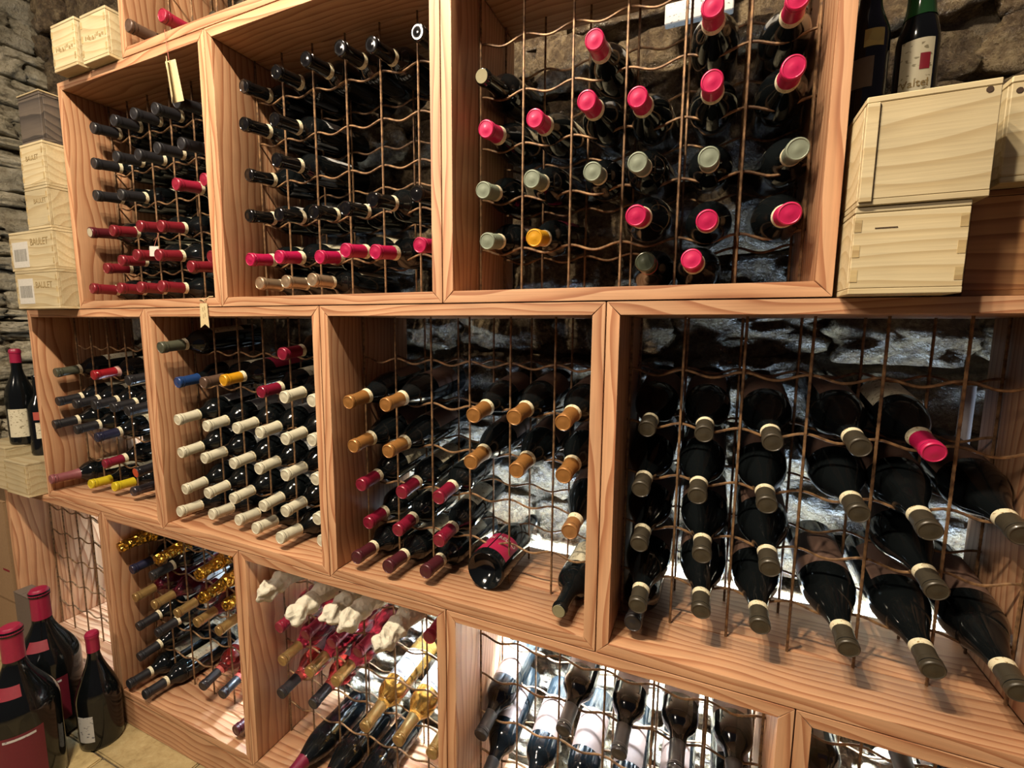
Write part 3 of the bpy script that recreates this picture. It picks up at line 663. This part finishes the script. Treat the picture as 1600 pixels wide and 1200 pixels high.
# ------------------------------------------------------------------ standing bottles
def big_profile(r, h, neck, shoulder, slope):
    """burgundy-like outline: body to `shoulder`, sloping to the neck"""
    p = [(0, h*.06), (r*.5, h*.05), (r*.80, .004), (r*.88, 0), (r*.96, .003), (r, .010), (r, shoulder*.5), (r, shoulder)]
    n = 10
    for i in range(1, n + 1):
        f = i/n; s = .5*(1 - math.cos(PI*f))
        p.append((r + (neck - r)*(s*(1-slope) + f*slope), shoulder + (h*.80 - shoulder)*f))
    p += [(neck*.97, h*.9), (neck*.97, h*.955), (neck*1.12, h*.958), (neck*1.12, h*.985), (neck*.9, h), (0, h)]
    return p
def pr_r(p, z):
    q = p[5:]
    for (r0, z0), (r1, z1) in zip(q, q[1:]):
        if z0 <= z <= z1 and z1 > z0: return r0 + (r1 - r0)*(z - z0)/(z1 - z0)
    return q[-1][0]
def cyl_patch(p, z0, z1, a0, a1, mat, name='label', e=.0006, n=6):
    return lathe(name, [(pr_r(p, z0 + (z1 - z0)*i/n) + e, z0 + (z1 - z0)*i/n) for i in range(n + 1)], mat, 18, ang=(a0, a1))
def standing(loc, p, h, label, capz, capmat, face, glassm='dark_glass', seg=44):
    """face: heading (radians) of the label centre"""
    r = empty('wine_bottle', loc); tag(r, label, 'wine bottle', 'standing bottles')
    obj('glass', lathe('glass', p, M[glassm], seg, sharp=.9), r)
    if capz:
        e = .0012; nk = p[-6][0]
        cp = [(pr_r(p, capz), capz)] + [(pr_r(p, capz + (h*.955 - capz)*i/6) + e, capz + (h*.955 - capz)*i/6 + .0003) for i in range(7)]
        tr = nk*1.06 + e
        cp += [(tr*1.02, h*.958), (tr*1.05, h*.972), (tr, h*.990), (tr*.8, h + .002), (tr*.3, h + .003), (0, h + .003)]
        obj('wax_cap', lathe('wax_cap', cp, M[capmat], 32, sharp=.8), r)
    return r
FACE = math.atan2(-.75, 1.9)           # towards the room
p1 = big_profile(.086, .505, .024, .255, .25)
for loc, lab, s in (((.315, -.235, FLOOR), 'very large wax-capped bottle nearest the lower left corner, red label', 0), ((.134, -.102, FLOOR), 'very large wax-capped bottle standing against the empty rack box', 1)):
    r = standing(loc, p1, .505, lab, .405, 'wax', FACE)
    obj('label', cyl_patch(p1, .06, .215, FACE - .75, FACE + .55, M['label_wine']), r)
    o = obj('neck_label', cyl_patch(p1, .315, .345, FACE - .8, FACE + .15, M['label_red'], 'neck_label'), r)
    obj('label_script', cyl_patch(p1, .200, .207, FACE - .45, FACE + .35, M['label_white'], 'label_script', .0012), r)
p2 = big_profile(.058, .382, .0165, .165, .55)
r = standing((.338, -.062, FLOOR), p2, .382, 'magnum bottle with magenta wax cap on the floor, right of two larger ones', .318, 'wax', FACE)
obj('label', cyl_patch(p2, .035, .125, FACE - 1.15, FACE - .35, M['label_white']), r)
p3 = big_profile(.041, .355, .0150, .185, .35)
r = standing((-.229, .040, -.4965), p3, .355, 'dark bottle with red cap on the taller crate at left edge', .305, 'wax', FACE)
obj('label', cyl_patch(p3, .03, .135, FACE - 1.0, FACE + .6, M['label_cream']), r)
p4 = big_profile(.037, .300, .0145, .175, .25)
r = standing((-.157, .066, -.5365), p4, .300, 'dark bottle with red and cream labels half hidden by rack edge', None, None, FACE)
obj('label', cyl_patch(p4, .065, .125, FACE - .5, FACE + .7, M['label_cream']), r)
obj('label', cyl_patch(p4, .135, .165, FACE - .6, FACE + .7, M['seal_red']), r)
# the pair on the right hand crates
F2 = math.atan2(-1.0, -.26)
p5 = big_profile(.0285, .285, .0175, .168, .15)
r = standing((2.434, .200, .2485), p5, .285, 'dark bottle with worn cream label and green neck on right crate', None, None, F2)
lb = obj('label', cyl_patch(p5, .030, .165, F2 - .75, F2 + .80, M['label_cream']), r)
obj('emblem', cyl_patch(p5, .118, .142, F2 + .15, F2 + .60, M['label_red'], 'emblem', .0012), r)
obj('lettering', text_mesh('lettering', 'Valtel', .0165, M['ink'], radius=.0285 + .0012), r, (0, 0, .098), (0, 0, F2 + PI/2 + .0))
obj('green_neck', cyl_patch(p5, .205, .275, 0, 6.27, M['green_glass'], 'green_neck', .0008), r)
p6 = big_profile(.0300, .285, .0150, .170, .25)
r = standing((2.358, .165, .2485), p6, .285, 'very dark bottle with torn gold label between rack box and crate bottle', None, None, F2)
obj('label', cyl_patch(p6, .150, .176, F2 - .1, F2 + .8, M['gold_label']), r)
obj('label', cyl_patch(p6, .090, .135, F2 - .7, F2 + .4, M['greycard']), r)

# ------------------------------------------------------------------ tags
r = empty('paper_tag', (.855, -.005, W + .002)); tag(r, 'folded paper tag hanging by red string from the topmost box', 'tag')
obj('string', tube_mesh('string', [(0, .012, .024), (0, -.001, .022), (.002, -.001, 0), (.008, -.001, -.05)], .0007, M['string'], 5), r)
bm = bmesh.new(); hexa(bm, boxpts(-.014, .014, -.001, 0, -.105, 0)); bmesh.ops.bevel(bm, geom=bm.edges[:], offset=.0003, segments=1, affect='EDGES')
card = mesh_from(bm, 'card', M['paper'])
o = obj('card', card, r, (.000, -.002, -.048), (.05, -.22, -.5)); o2 = obj('card', card, r, (.006, .004, -.048), (-.08, -.20, .35))
r = empty('ribbon_tag', (.924, -.003, .006)); tag(r, 'swallow-tailed paper tag hanging over the ivory capped box', 'tag')
bm = bmesh.new()
pts = [(-.014, .004), (.014, .004), (.017, -.060), (.001, -.050), (-.017, -.060)]
vs = [bm.verts.new((x, -.001, z)) for x, z in pts]; vb = [bm.verts.new((x, 0, z)) for x, z in pts]
bm.faces.new(vs); bm.faces.new(vb[::-1])
for i in range(5): bm.faces.new((vs[i], vb[i], vb[(i+1) % 5], vs[(i+1) % 5]))
bmesh.ops.recalc_face_normals(bm, faces=bm.faces[:])
obj('ribbon', mesh_from(bm, 'ribbon', M['paper']), r)
for x, z in ((-.003, -.012), (.004, -.009), (-.002, -.030), (.005, -.026)): obj('print', box_mesh('print', M['ink'], -.0007, .0007, -.0004, 0, -.005, .005, 0), r, (x, -.0011, z))
obj('string', tube_mesh('string', [(-.018, .002, .013), (-.006, .0, .014), (.004, -.002, .010), (.014, .006, .021), (.022, .012, .022)], .0012, M['paper'], 5), r)
r = empty('price_tag', (.684, .026, .160)); tag(r, 'small white tag tied to a maroon bottle neck, upper left box', 'tag')
obj('card', box_mesh('card', M['white_paper'], -.016, .016, -.001, 0, -.014, .014, .0004), r, (0, 0, 0), (0, .05, .2))
obj('string', tube_mesh('string', [(0, 0, .012), (.004, .004, .03), (.006, .012, .052)], .0006, M['string'], 5), r)

# white bar standing in for light through a gap, plus pale board
o = obj('conduit', tube_mesh('conduit', [(0, 0, 0), (0, 0, .06), (0, 0, .115), (0, 0, .117)], .0105, M['led'], 20)); o.location = (2.603, .325, -.266)
tag(o, 'white plastic pipe end behind the right corner of the largest box', 'pipe')
o = obj('wooden_batten', box_mesh('wooden_batten', M['label_white'], 0, .14, 0, .02, 0, .10, .002)); o.location = (2.016, .352, .627)
tag(o, 'pale board behind the pink capped upper bottles', 'board')
